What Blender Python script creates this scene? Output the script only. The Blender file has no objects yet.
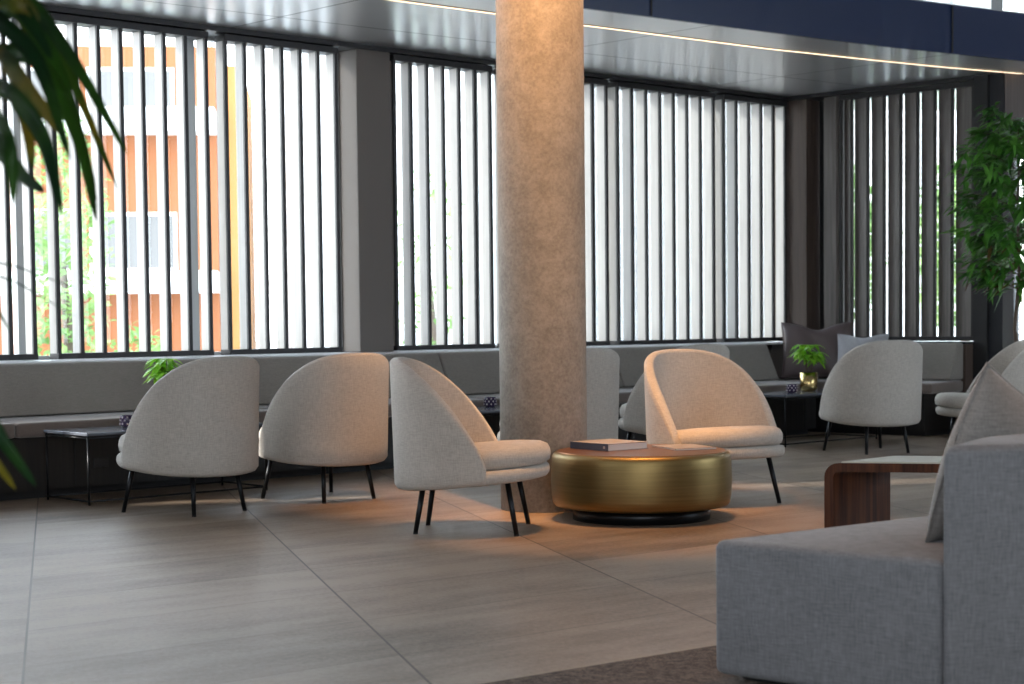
import bpy, bmesh, math, random
from mathutils import Vector, Matrix
SC = bpy.context.scene
COL = SC.collection
rad = math.radians

# ---------------------------------------------------------------- camera
cam_d = bpy.data.cameras.new('camera'); cam = bpy.data.objects.new('camera', cam_d); COL.objects.link(cam)
SC.camera = cam
cam_d.sensor_width = 36.0; cam_d.lens = 36.0 * 1750.0 / 1024.0; cam_d.shift_y = 68.0 / 1024.0; cam_d.clip_start = 0.05; cam_d.clip_end = 300
_p, _r = math.atan(90 / 1750), 0.0105
F = Vector((0, math.cos(_p), -math.sin(_p))); U = Vector((0, math.sin(_p), math.cos(_p))); R = Vector((1, 0, 0))
Rc = R * math.cos(_r) - U * math.sin(_r); Uc = U * math.cos(_r) + R * math.sin(_r)
M = Matrix((Rc, Uc, -F)).transposed().to_4x4(); M.translation = Vector((0, 0, 1.0))
cam.matrix_world = M
cam_d.dof.use_dof = True; cam_d.dof.focus_distance = 7.9; cam_d.dof.aperture_fstop = 4.5

# ---------------------------------------------------------------- sky, sun, added fill, exposure
W = bpy.data.worlds.new('sky'); SC.world = W; W.use_nodes = True
wn = W.node_tree; wn.nodes.clear()
wo = wn.nodes.new('ShaderNodeOutputWorld'); wb = wn.nodes.new('ShaderNodeBackground')
tc = wn.nodes.new('ShaderNodeTexCoord'); sp = wn.nodes.new('ShaderNodeSeparateXYZ'); cr = wn.nodes.new('ShaderNodeValToRGB')
wn.links.new(tc.outputs['Generated'], sp.inputs[0]); wn.links.new(sp.outputs['Z'], cr.inputs[0])
cr.color_ramp.elements[0].position = 0.0; cr.color_ramp.elements[0].color = (1.0, 0.985, 0.965, 1)
cr.color_ramp.elements[1].position = 0.8; cr.color_ramp.elements[1].color = (0.62, 0.80, 1.0, 1)
wn.links.new(cr.outputs[0], wb.inputs[0]); wb.inputs[1].default_value = 9.0
wn.links.new(wb.outputs[0], wo.inputs[0])

sun_d = bpy.data.lights.new('sun', 'SUN'); sun = bpy.data.objects.new('sun', sun_d); COL.objects.link(sun)
sun_d.energy = 10.0; sun_d.angle = rad(2.0); sun_d.color = (1.0, 0.95, 0.88)
sun.rotation_euler = Vector((-0.924, -0.17, 0.342)).to_track_quat('Z', 'Y').to_euler()

def area(name, loc, target, sx, sy, energy, color):
    d = bpy.data.lights.new(name, 'AREA'); d.shape = 'RECTANGLE'; d.size = sx; d.size_y = sy; d.energy = energy; d.color = color
    o = bpy.data.objects.new(name, d); COL.objects.link(o); o.location = loc
    o.rotation_euler = (Vector(target) - Vector(loc)).to_track_quat('-Z', 'Y').to_euler()
    return o
# unseen area lights added as cool fill from behind and beside the camera
area('added_fill_rear', (0.8, -4.0, 2.5), (0.3, 9, 1.0), 8.0, 3.4, 410, (0.86, 0.93, 1.0))
area('added_fill_left', (-4.95, 4.2, 2.5), (0, 6.5, 0.6), 5.5, 3.2, 95, (0.80, 0.88, 1.0))
area('added_fill_right', (8.05, 9.5, 2.2), (2.6, 12.3, 0.3), 5.0, 3.0, 230, (0.72, 0.86, 1.0))
SC.view_settings.view_transform = 'Standard'; SC.view_settings.look = 'None'
SC.view_settings.gamma = 1.0; SC.view_settings.use_curve_mapping = False
SC.view_settings.exposure = 0.0

def spot(name, loc, target, energy, size, blend=0.5, color=(1.0, 0.49, 0.18), r=0.03):
    d = bpy.data.lights.new(name, 'SPOT'); d.energy = energy; d.spot_size = rad(size); d.spot_blend = blend; d.color = color
    d.shadow_soft_size = r
    o = bpy.data.objects.new(name, d); COL.objects.link(o); o.location = loc
    o.rotation_euler = (Vector(target) - Vector(loc)).to_track_quat('-Z', 'Y').to_euler()
    return o

# ---------------------------------------------------------------- materials
def nt(name):
    m = bpy.data.materials.new(name); m.use_nodes = True; t = m.node_tree
    b = t.nodes['Principled BSDF']
    return m, t, b
def simple(name, col, rough=0.5, metal=0.0, spec=0.5):
    m, t, b = nt(name)
    b.inputs['Base Color'].default_value = (*col, 1); b.inputs['Roughness'].default_value = rough
    b.inputs['Metallic'].default_value = metal; b.inputs['Specular IOR Level'].default_value = spec
    return m
def node(t, typ, **kw):
    n = t.nodes.new(typ)
    for k, v in kw.items():
        if k.startswith('i_'):
            key = k[2:]
            key = int(key) if key.isdigit() else key.replace('_', ' ')
            n.inputs[key].default_value = v
        else: setattr(n, k, v)
    return n
def mth(t, op, a, b=None, c=None):
    n = t.nodes.new('ShaderNodeMath'); n.operation = op
    for i, x in enumerate((a, b, c)):
        if x is None: continue
        if isinstance(x, (int, float)): n.inputs[i].default_value = x
        else: t.links.new(x, n.inputs[i])
    return n.outputs[0]
def ramp(t, fac, stops, interp='LINEAR'):
    n = t.nodes.new('ShaderNodeValToRGB'); t.links.new(fac, n.inputs[0]); cr = n.color_ramp; cr.interpolation = interp
    while len(cr.elements) > 1: cr.elements.remove(cr.elements[-1])
    cr.elements[0].position = stops[0][0]; cr.elements[0].color = (*stops[0][1], 1)
    for p, c in stops[1:]:
        e = cr.elements.new(p); e.color = (*c, 1)
    return n.outputs[0]
def mixc(t, fac, a, b, mode='MIX'):
    n = t.nodes.new('ShaderNodeMix'); n.data_type = 'RGBA'; n.blend_type = mode
    for idx, x in ((0, fac), (6, a), (7, b)):
        if isinstance(x, (int, float)): n.inputs[idx].default_value = x
        elif isinstance(x, tuple): n.inputs[idx].default_value = (*x, 1)
        else: t.links.new(x, n.inputs[idx])
    return n.outputs[2]
def bump(t, b, h, dist, strength=1.0):
    n = node(t, 'ShaderNodeBump', i_Distance=dist, i_Strength=strength); t.links.new(h, n.inputs['Height']); t.links.new(n.outputs[0], b.inputs['Normal'])
def coords(t, kind='Object', scale=(1, 1, 1), rot=(0, 0, 0)):
    c = t.nodes.new('ShaderNodeTexCoord'); mp = t.nodes.new('ShaderNodeMapping')
    t.links.new(c.outputs[kind], mp.inputs[0]); mp.inputs['Scale'].default_value = scale; mp.inputs['Rotation'].default_value = rot
    return mp.outputs[0]
def noise(t, vec, scale, detail=3, rough=0.55):
    n = node(t, 'ShaderNodeTexNoise', i_Scale=scale, i_Detail=detail, i_Roughness=rough); t.links.new(vec, n.inputs['Vector']); return n.outputs[0]

def fabric(name, c1, c2, weave=260, slub=1.0, sheen=0.15):
    m, t, b = nt(name)
    v1 = coords(t, scale=(weave, weave, weave * 0.12)); v2 = coords(t, scale=(weave * .12, weave * .12, weave))
    a = noise(t, v1, 1.0, 2); c = noise(t, v2, 1.0, 2); big = noise(t, coords(t), 5, 3)
    s = mth(t, 'ADD', mth(t, 'MULTIPLY', a, 0.5), mth(t, 'MULTIPLY', c, 0.5))
    s2 = mth(t, 'ADD', mth(t, 'MULTIPLY', s, 0.85), mth(t, 'MULTIPLY', big, 0.15))
    col = ramp(t, s2, [(0.5 - 0.17 / slub, c1), (0.5 + 0.17 / slub, c2)])
    t.links.new(col, b.inputs['Base Color']); b.inputs['Roughness'].default_value = 0.9
    b.inputs['Specular IOR Level'].default_value = 0.2
    b.inputs['Sheen Weight'].default_value = sheen; b.inputs['Sheen Roughness'].default_value = 0.5
    bump(t, b, s, 0.0012, 0.6)
    return m
def wood(name, c1, c2, rough=0.45, axis=2):
    m, t, b = nt(name)
    sc = [42, 42, 42]; sc[axis] = 1.6
    n = noise(t, coords(t, scale=tuple(sc)), 1.0, 4, .6)
    t.links.new(ramp(t, n, [(0.33, c1), (0.68, c2)]), b.inputs['Base Color']); b.inputs['Roughness'].default_value = rough
    bump(t, b, n, 0.0006, .4)
    return m

MT = {}
MT['chair'] = fabric('chair_fabric', (0.36, 0.328, 0.290), (0.54, 0.500, 0.448))
MT['sofa'] = fabric('sofa_linen', (0.124, 0.125, 0.130), (0.228, 0.230, 0.240), weave=230, slub=1.0)
MT['pillow_linen'] = fabric('pillow_linen', (0.17, 0.16, 0.15), (0.28, 0.265, 0.25), weave=200, sheen=.3)
MT['bench'] = fabric('banquette_fabric', (0.205, 0.185, 0.165), (0.285, 0.26, 0.235))
MT['bench_seat'] = fabric('banquette_seat_leather', (0.130, 0.100, 0.085), (0.175, 0.138, 0.118), sheen=.5)
MT['satin'] = simple('taupe_satin', (0.115, 0.088, 0.088), 0.36)
MT['lgrey'] = fabric('light_grey_fabric', (0.33, 0.33, 0.35), (0.42, 0.42, 0.44))
MT['black'] = simple('black_metal', (0.012, 0.013, 0.015), 0.32, 0.6)
MT['blackmatte'] = simple('black_matte', (0.012, 0.012, 0.013), 0.6)
MT['blade'] = wood('backlit_pale_blade', (0.42, 0.40, 0.375), (0.50, 0.48, 0.45), 0.32)  # base colour paled to paint in the backlight on the window-wall blades
MT['blade_ret'] = wood('brown_blade', (0.095, 0.082, 0.075), (0.155, 0.137, 0.126), 0.5)
MT['rail'] = simple('dark_bronze_rail', (0.028, 0.026, 0.027), 0.45, 0.2)
MT['brass'] = None
MT['plinth'] = wood('dark_oak_plinth', (0.007, 0.006, 0.006), (0.018, 0.015, 0.013), 0.5)
MT['walnut'] = wood('walnut', (0.035, 0.009, 0.003), (0.135, 0.042, 0.014), 0.55)
MT['walnut'].node_tree.nodes['Principled BSDF'].inputs['Specular IOR Level'].default_value = .25
MT['stone'] = simple('pale_stone_top', (0.66, 0.61, 0.50), 0.35)
MT['slate'] = simple('dark_slate_top', (0.12, 0.13, 0.155), 0.16)
MT['sill'] = simple('white_sill', (0.70, 0.70, 0.72), 0.4)
MT['mullion'] = simple('aluminium_mullion', (0.42, 0.43, 0.43), 0.4, 0.2)
MT['dark'] = simple('dark_bronze_panel', (0.022, 0.024, 0.030), 0.35, 0.3)
MT['brownpanel'] = wood('brown_panel', (0.075, 0.052, 0.042), (0.11, 0.078, 0.062), 0.5)
MT['pilaster'] = simple('brown_grey_concrete', (0.17, 0.15, 0.135), .8)
MT['wall'] = simple('plaster', (0.33, 0.31, 0.29), 0.8)
MT['fascia'] = simple('fascia_blue_reflection', (0.014, 0.026, 0.072), 0.30, 0.0)  # blue of the reflection is put into the base colour
MT['upper'] = simple('upper_ceiling', (0.30, 0.30, 0.31), 0.7)

m, t, b = nt('concrete'); MT['concrete'] = m
n1 = noise(t, coords(t), 4.5, 5, .65); n2 = noise(t, coords(t), 60, 3, .7); n3 = noise(t, coords(t), 16, 3, .6)
mix = mth(t, 'ADD', mth(t, 'MULTIPLY', n1, .28), mth(t, 'ADD', mth(t, 'MULTIPLY', n2, .42), mth(t, 'MULTIPLY', n3, .30)))
t.links.new(ramp(t, mix, [(0.36, (0.15, 0.135, 0.115)), (0.5, (0.225, 0.206, 0.178)), (0.66, (0.31, 0.285, 0.25))]), b.inputs['Base Color'])
b.inputs['Roughness'].default_value = 0.75; bump(t, b, mix, 0.004, .6)

m, t, b = nt('brushed_brass'); MT['brass'] = m
n = noise(t, coords(t, scale=(2, 2, 90)), 1.0, 3)
t.links.new(ramp(t, n, [(0.3, (0.21, 0.150, 0.060)), (0.7, (0.28, 0.200, 0.085))]), b.inputs['Base Color'])
b.inputs['Metallic'].default_value = 1.0; b.inputs['Roughness'].default_value = 0.42
MT['brass_top'] = simple('brass_top', (0.33, 0.145, 0.055), 0.36, 1.0)
MT['gold'] = simple('polished_gold', (0.62, 0.46, 0.20), 0.2, 1.0)

# floor: large stone tiles, running bond in one direction
m, t, b = nt('stone_tiles'); MT['floor'] = m
co = t.nodes.new('ShaderNodeTexCoord'); sx = t.nodes.new('ShaderNodeSeparateXYZ'); t.links.new(co.outputs['Object'], sx.inputs[0])
X, Yy = sx.outputs[0], sx.outputs[1]
u = mth(t, 'ADD', mth(t, 'MULTIPLY', X, .9675), mth(t, 'MULTIPLY', Yy, .253))
v = mth(t, 'ADD', mth(t, 'MULTIPLY', X, -.253), mth(t, 'MULTIPLY', Yy, .9675))
w = mth(t, 'ADD', mth(t, 'MULTIPLY', X, -.629), mth(t, 'MULTIPLY', Yy, .777))
a_l = mth(t, 'ADD', mth(t, 'MULTIPLY', X, .777), mth(t, 'MULTIPLY', Yy, .629))
uu = mth(t, 'DIVIDE', mth(t, 'ADD', u, .105), 1.09)
ci = mth(t, 'FLOOR', uu); fu = mth(t, 'FRACT', uu)
left = mth(t, 'LESS_THAN', ci, -0.5)
pitch = mth(t, 'ADD', .58, mth(t, 'MULTIPLY', left, .505))
cw = mth(t, 'SUBTRACT', w, 5.42); cv = mth(t, 'SUBTRACT', v, 6.15)
cc = mth(t, 'ADD', mth(t, 'MULTIPLY', cv, left), mth(t, 'MULTIPLY', cw, mth(t, 'SUBTRACT', 1, left)))
vv = mth(t, 'DIVIDE', cc, pitch)
ri = mth(t, 'FLOOR', vv); fv = mth(t, 'FRACT', vv)
du = mth(t, 'MULTIPLY', mth(t, 'MINIMUM', fu, mth(t, 'SUBTRACT', 1, fu)), 1.09)
dv = mth(t, 'MULTIPLY', mth(t, 'MINIMUM', fv, mth(t, 'SUBTRACT', 1, fv)), pitch)
gr = mth(t, 'MAXIMUM', mth(t, 'LESS_THAN', du, .0040), mth(t, 'MULTIPLY', mth(t, 'LESS_THAN', dv, .0035), .5))
cb = t.nodes.new('ShaderNodeCombineXYZ'); t.links.new(ci, cb.inputs[0]); t.links.new(ri, cb.inputs[1])
wn_ = node(t, 'ShaderNodeTexWhiteNoise', noise_dimensions='2D'); t.links.new(cb.outputs[0], wn_.inputs['Vector'])
cb2 = t.nodes.new('ShaderNodeCombineXYZ')
t.links.new(mth(t, 'MULTIPLY', a_l, 1.3), cb2.inputs[0]); t.links.new(mth(t, 'MULTIPLY', w, 6.5), cb2.inputs[1]); t.links.new(mth(t, 'MULTIPLY', wn_.outputs['Value'], 31.0), cb2.inputs[2])
st = noise(t, cb2.outputs[0], 1.0, 6, .62)
fine = noise(t, coords(t), 48, 5, .8)
patch = noise(t, coords(t), 1.6, 3, .6)
val = mth(t, 'ADD', mth(t, 'MULTIPLY', st, .30), mth(t, 'ADD', mth(t, 'MULTIPLY', fine, .36), mth(t, 'ADD', mth(t, 'MULTIPLY', patch, .26), mth(t, 'MULTIPLY', wn_.outputs['Value'], .08))))
tile = ramp(t, val, [(0.38, (0.105, 0.069, 0.043)), (0.47, (0.200, 0.146, 0.104)), (0.56, (0.290, 0.222, 0.166))])
colf = mixc(t, gr, tile, (0.050, 0.028, 0.018))
t.links.new(colf, b.inputs['Base Color']); b.inputs['Roughness'].default_value = 0.45; b.inputs['Specular IOR Level'].default_value = .45
bump(t, b, mth(t, 'SUBTRACT', fine, gr), 0.0012, .5)

m, t, b = nt('rug_pile'); MT['rug'] = m
n = noise(t, coords(t), 160, 3, .8); n2 = noise(t, coords(t), 45, 2, .7)
t.links.new(ramp(t, mth(t, 'ADD', mth(t, 'MULTIPLY', n, .6), mth(t, 'MULTIPLY', n2, .4)), [(0.40, (0.020, 0.013, 0.010)), (0.6, (0.20, 0.145, 0.11))]), b.inputs['Base Color'])
b.inputs['Roughness'].default_value = 1.0; bump(t, b, n, 0.006, 1.0)

# glossy ceiling panels with dark joints
m, t, b = nt('ceiling_panels'); MT['ceil'] = m
co = t.nodes.new('ShaderNodeTexCoord'); sx = t.nodes.new('ShaderNodeSeparateXYZ'); t.links.new(co.outputs['Object'], sx.inputs[0])
X, Yy = sx.outputs[0], sx.outputs[1]
v = mth(t, 'ADD', mth(t, 'MULTIPLY', X, -.636), mth(t, 'MULTIPLY', Yy, .772))
q = mth(t, 'ADD', mth(t, 'MULTIPLY', X, .719), mth(t, 'MULTIPLY', Yy, .695))
d1 = mth(t, 'ABSOLUTE', mth(t, 'SUBTRACT', v, 9.95))
fq = mth(t, 'FRACT', mth(t, 'DIVIDE', mth(t, 'SUBTRACT', q, 7.02), 2.44))
d2 = mth(t, 'MULTIPLY', mth(t, 'MINIMUM', fq, mth(t, 'SUBTRACT', 1, fq)), 2.44)
jl = mth(t, 'LESS_THAN', mth(t, 'MINIMUM', d1, d2), .007)
t.links.new(mixc(t, jl, (0.70, 0.70, 0.71), (0.05, 0.05, 0.055)), b.inputs['Base Color'])
b.inputs['Metallic'].default_value = 0.8; b.inputs['Roughness'].default_value = 0.30
MT['ceil'] = m

def glass(name, tint=(0.97, 0.99, 1.0)):
    m = bpy.data.materials.new(name); m.use_nodes = True; t = m.node_tree; t.nodes.clear()
    o = t.nodes.new('ShaderNodeOutputMaterial'); tr = node(t, 'ShaderNodeBsdfTransparent'); tr.inputs[0].default_value = (*tint, 1)
    g = node(t, 'ShaderNodeBsdfGlossy', i_Roughness=.02); fr = node(t, 'ShaderNodeFresnel', i_IOR=1.45); mx = t.nodes.new('ShaderNodeMixShader')
    t.links.new(mth(t, 'MULTIPLY', fr.outputs[0], .8), mx.inputs[0]); t.links.new(tr.outputs[0], mx.inputs[1]); t.links.new(g.outputs[0], mx.inputs[2]); t.links.new(mx.outputs[0], o.inputs[0])
    return m
MT['glass'] = glass('window_glass')
def emit(name, col, s):
    m = bpy.data.materials.new(name); m.use_nodes = True; t = m.node_tree; t.nodes.clear()
    o = t.nodes.new('ShaderNodeOutputMaterial'); e = t.nodes.new('ShaderNodeEmission'); e.inputs[0].default_value = (*col, 1); e.inputs[1].default_value = s
    t.links.new(e.outputs[0], o.inputs[0]); return m
MT['strip'] = emit('warm_led', (1.0, 0.76, 0.52), 2.2)
def leafmat(name, c1, c2, rough=.45, sc=9, trans=.25):
    m, t, b = nt(name)
    n = noise(t, coords(t), sc, 2)
    t.links.new(ramp(t, n, [(0.38, c1), (0.66, c2)]), b.inputs['Base Color']); b.inputs['Roughness'].default_value = rough
    tl = node(t, 'ShaderNodeBsdfTranslucent'); t.links.new(ramp(t, n, [(0.38, c1), (0.66, c2)]), tl.inputs[0])
    mx = t.nodes.new('ShaderNodeMixShader'); mx.inputs[0].default_value = trans
    o = t.nodes['Material Output']; t.links.new(b.outputs[0], mx.inputs[1]); t.links.new(tl.outputs[0], mx.inputs[2]); t.links.new(mx.outputs[0], o.inputs[0])
    return m
MT['palm'] = leafmat('palm_leaf', (0.010, 0.050, 0.015), (0.045, 0.14, 0.015), .4, 5)
MT['palm_y'] = leafmat('palm_leaf_yellow', (0.05, 0.12, 0.010), (0.40, 0.27, 0.02), .45, 6)
MT['ficus'] = leafmat('ficus_leaf', (0.035, 0.15, 0.022), (0.12, 0.34, 0.045), .4, 4)
MT['ficus_b'] = leafmat('ficus_leaf_brown', (0.10, 0.045, 0.012), (0.14, 0.08, 0.02), .5, 4)
MT['bright'] = leafmat('fresh_leaf', (0.16, 0.46, 0.02), (0.40, 0.72, 0.07), .4, 14, .35)
MT['hedge'] = leafmat('garden_leaf', (0.13, 0.25, 0.06), (0.36, 0.50, 0.18), .6, 1.5, .3)
MT['bark'] = simple('bark', (0.10, 0.07, 0.05), .8)
MT['soil'] = simple('soil', (0.03, 0.02, 0.015), .9)
MT['pot_dark'] = simple('dark_planter', (0.05, 0.05, 0.055), .5)
MT['orange'] = simple('orange_render', (0.27, 0.092, 0.030), .8)
MT['yellow'] = simple('ochre_render', (0.34, 0.155, 0.040), .8)
MT['white'] = simple('white_render', (0.80, 0.79, 0.77), .8)
MT['greywin'] = simple('far_window', (0.15, 0.145, 0.14), .9)
MT['paving'] = simple('paving', (0.52, 0.50, 0.47), .8)
MT['paper'] = simple('book_pages', (0.62, 0.60, 0.56), .8)
MT['navy'] = simple('navy_cover', (0.012, 0.020, 0.045), .45)
MT['cover'] = simple('taupe_cover', (0.26, 0.235, 0.22), .45)

# ---------------------------------------------------------------- builders
def obj(name, bm, mat, parent=None, smooth=False, kind=None):
    me = bpy.data.meshes.new(name); bmesh.ops.recalc_face_normals(bm, faces=bm.faces[:]); bm.to_mesh(me); bm.free()
    if smooth:
        for p in me.polygons: p.use_smooth = True
    for mm in (mat if isinstance(mat, (list, tuple)) else [mat]): me.materials.append(mm)
    o = bpy.data.objects.new(name, me); COL.objects.link(o)
    if parent: o.parent = parent
    if kind: o['kind'] = kind
    return o
def tag(o, label, cat, group=None, kind=None):
    o['label'] = label; o['category'] = cat
    if group: o['group'] = group
    if kind: o['kind'] = kind
    return o
def thing(name, label, cat, loc=(0, 0, 0), rz=0.0, group=None):
    o = bpy.data.objects.new(name, None); COL.objects.link(o); o.empty_display_size = .1
    o.location = loc; o.rotation_euler = (0, 0, rz)
    return tag(o, label, cat, group)
def dup(root, loc, rz, label):
    r = root.copy(); COL.objects.link(r); r.location = loc; r.rotation_euler = (0, 0, rz); r['label'] = label
    for ch in list(root.children):
        c = ch.copy(); COL.objects.link(c); c.parent = r
        for g in list(ch.children):
            d = g.copy(); COL.objects.link(d); d.parent = c
    return r
def newbm(): return bmesh.new()
def box(bm, x0, x1, y0, y1, z0, z1, bev=0.0, seg=2):
    b2 = bmesh.new(); bmesh.ops.create_cube(b2, size=1)
    for v in b2.verts: v.co = Vector(((x0 + x1) / 2 + v.co.x * (x1 - x0), (y0 + y1) / 2 + v.co.y * (y1 - y0), (z0 + z1) / 2 + v.co.z * (z1 - z0)))
    if bev: bmesh.ops.bevel(b2, geom=b2.edges[:], offset=bev, segments=seg, affect='EDGES', profile=.5)
    merge(bm, b2); return bm
def merge(bm, b2, mat=None):
    me = bpy.data.meshes.new('tmp'); b2.to_mesh(me); b2.free()
    if mat is not None: me.transform(mat)
    bm.from_mesh(me); bpy.data.meshes.remove(me)
def bx(*a, **k): return box(bmesh.new(), *a, **k)
def prism(pts, z0, z1, bev=0.0, seg=3):
    bm = bmesh.new(); lo = [bm.verts.new((x, y, z0)) for x, y in pts]; hi = [bm.verts.new((x, y, z1)) for x, y in pts]; n = len(pts)
    bm.faces.new(lo[::-1]); bm.faces.new(hi)
    for i in range(n): bm.faces.new((lo[i], lo[(i + 1) % n], hi[(i + 1) % n], hi[i]))
    if bev: bmesh.ops.bevel(bm, geom=bm.edges[:], offset=bev, segments=seg, affect='EDGES', profile=.5)
    return bm
def rings(loops, cap=True, closed=True):
    bm = bmesh.new(); R_ = [[bm.verts.new(p) for p in lp] for lp in loops]; n = len(loops[0])
    for a, b in zip(R_, R_[1:]):
        for i in range(n if closed else n - 1): bm.faces.new((a[i], a[(i + 1) % n], b[(i + 1) % n], b[i]))
    if cap: bm.faces.new(R_[0][::-1]); bm.faces.new(R_[-1])
    return bm
def tube(pts, r, n=10):
    pts = [Vector(p) for p in pts]; rs = r if isinstance(r, (list, tuple)) else [r] * len(pts); L = []
    for i, p in enumerate(pts):
        d = (pts[min(i + 1, len(pts) - 1)] - pts[max(i - 1, 0)]).normalized()
        a = d.cross(Vector((0, 0, 1)) if abs(d.z) < .9 else Vector((1, 0, 0))).normalized(); c = d.cross(a)
        L.append([p + (a * math.cos(k * 2 * math.pi / n) + c * math.sin(k * 2 * math.pi / n)) * rs[i] for k in range(n)])
    return rings(L)
def lathe(prof, n=32, cx=0, cy=0):
    return rings([[(cx + r * math.cos(k * 2 * math.pi / n), cy + r * math.sin(k * 2 * math.pi / n), z) for k in range(n)] for r, z in prof])
def sgnpow(c, e): return math.copysign(abs(c) ** e, c)
def sell(a, b, n, N=56, cx=0, cy=0, z=0):
    return [(cx + a * sgnpow(math.cos(k * 2 * math.pi / N), 2 / n), cy + b * sgnpow(math.sin(k * 2 * math.pi / N), 2 / n), z) for k in range(N)]
def struct(name, bm, mat, smooth=False): return obj(name, bm, mat, None, smooth, 'structure')

# ---------------------------------------------------------------- frames of reference of the two glazed walls
P = Vector((-2.667, 11.372, 0)); D = Vector((0.7376, 0.6752, 0)); N = Vector((0.6752, -0.7376, 0)); AW = math.atan2(D.y, D.x)
Q = Vector((2.526, 16.126, 0)); E1 = Vector((0.7351, -0.6779, 0)); N2 = Vector((-0.6779, -0.7351, 0)); AQ = math.atan2(E1.y, E1.x)
def place(o, base, ang): o.location = base; o.rotation_euler = (0, 0, ang); return o
def wpt(s, d, z=0): q_ = P + D * s + N * d; return (q_.x, q_.y, z)

# ---------------------------------------------------------------- structure
def qpt(s, d, z=0): q_ = Q + E1 * s + N2 * d; return (q_.x, q_.y, z)
WL = wpt(-3.4, 0)
struct('floor', prism([(-5.15, -4.3), (8.2, -4.3), (8.2, 15.2), (4.3, 15.0), wpt(7.25, -.25)[:2], wpt(-3.4, -.25)[:2]], -0.12, 0.0), MT['floor'])
fa = [(-5.1, 7.05), (-2.6, 9.02), (0.489, 11.388), (1.826, 12.409), (2.757, 13.097), (3.45, 13.545), (4.073, 13.945), (8.15, 16.2)]
ceil_pts = fa + [(8.15, 17.6), (3.2, 17.2), wpt(7.3, -.30)[:2], wpt(-3.35, -.30)[:2]]
struct('ceiling', prism(ceil_pts, 3.01, 3.13), MT['ceil'])
bm = newbm()
for i in range(len(fa) - 1):
    a = Vector((*fa[i], 0)); c = Vector((*fa[i + 1], 0)); d = (c - a); L = d.length; d.normalize(); n_ = Vector((d.y, -d.x, 0))
    p = [a, c, c + n_ * .03, a + n_ * .03]
    merge(bm, prism([(k.x, k.y) for k in p], 2.995, 3.36))
struct('trim_1', bm, MT['fascia'])
bm = newbm()
for (x, y) in [(3.385, 13.48), (0.95, 11.72), (-1.6, 9.77)]: box(bm, x - .006, x + .006, y - .03, y + .03, 3.0, 3.355)
struct('trim_2', bm, MT['blackmatte'])
# clerestory above the fascia: mullions and panes
def along(L_):
    acc = 0
    for a, c in zip(fa, fa[1:]):
        l = math.hypot(c[0] - a[0], c[1] - a[1])
        if L_ <= acc + l: return Vector((a[0] + (c[0] - a[0]) * (L_ - acc) / l, a[1] + (c[1] - a[1]) * (L_ - acc) / l, 0))
        acc += l
    return Vector((*fa[-1], 0))
L0 = min((k * .002 for k in range(0, 9000)), key=lambda q_: (along(q_) - Vector((3.803, 13.77, 0))).length)
Lk = [L0 % .9 + .9 * k for k in range(0, 18)]
fb = newbm(); gb = newbm()
for L_ in Lk[:-1]:
    a = along(L_); c = along(L_ + .9)
    if (c - a).length < .5: continue
    ang = math.atan2(c.y - a.y, c.x - a.x); W_ = (c - a).length
    M_ = Matrix.Translation(a) @ Matrix.Rotation(ang, 4, 'Z')
    t1 = newbm(); box(t1, 0, W_, -.01, .06, 3.362, 3.372); box(t1, 0, W_, -.01, .06, 4.55, 4.615); box(t1, -.062, .062, -.012, .075, 3.372, 4.55); merge(fb, t1, M_)
    t1 = newbm(); box(t1, .062, W_ - .062, .03, .034, 3.372, 4.55); merge(gb, t1, M_)
f_ = struct('window_10', fb, MT['mullion']); obj('pane', gb, MT['glass'], f_)
# tall hall: ceiling and far walls
struct('ceiling_upper', prism([(-5.15, -4.3), (8.2, -4.3), (8.2, 16.3), (4.05, 14.0), (0.48, 11.44), (-5.15, 7.06)], 4.62, 4.74), MT['upper'])
struct('wall_rear', bx(-5.15, 8.2, -4.42, -4.3, 0, 4.62), MT['wall'])
struct('wall_left', bx(-5.27, -5.15, -4.3, 9.05, 0, 4.62), MT['wall'])
struct('wall_right', bx(8.2, 8.32, -4.3, 17.3, 0, 4.62), MT['wall'])
# wall below the window and the band above it
w_ = struct('wall_window', box(bx(-3.4, 6.30, -.295, 0.28, 0.0, 0.756), 6.30, 7.06, 0.0, 0.28, 0.0, 0.756), MT['brownpanel']); place(w_, P, AW)
s_ = struct('trim_3', bx(-3.4, 6.98, -0.30, 0.26, 0.757, 0.775, bev=.004), MT['sill']); place(s_, P, AW)
h_ = newbm(); box(h_, -3.4, 7.03, -0.03, 0.24, 2.975, 3.009); box(h_, 7.03, 7.32, .0, .30, 2.972, 3.009)
place(struct('trim_4', h_, MT['rail']), P, AW)
place(struct('wall_pilaster', bx(2.115, 2.425, -0.01, 0.27, 0.776, 3.009, bev=.006), MT['pilaster']), P, AW)
gi = 1
for (s0, s1) in [(-3.4, -1.75), (-1.75, -.46), (-.46, .83), (.83, 2.11), (2.43, 3.42), (3.42, 4.72), (4.72, 6.06), (6.06, 7.08)]:
    fb = newbm(); box(fb, s0, s0 + .05, .20, .27, .775, 2.97); box(fb, s1 - .01, s1, .20, .27, .775, 2.97); box(fb, s0 + .05, s1 - .01, .21, .27, .775, .80); box(fb, s0 + .05, s1 - .01, .21, .27, 2.95, 2.975)
    f_ = place(struct('window_%d' % gi, fb, MT['mullion']), P, AW); gi += 1
    obj('pane', bx(s0 + .05, s1 - .01, .235, .241, .80, 2.95), MT['glass'], f_)

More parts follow.
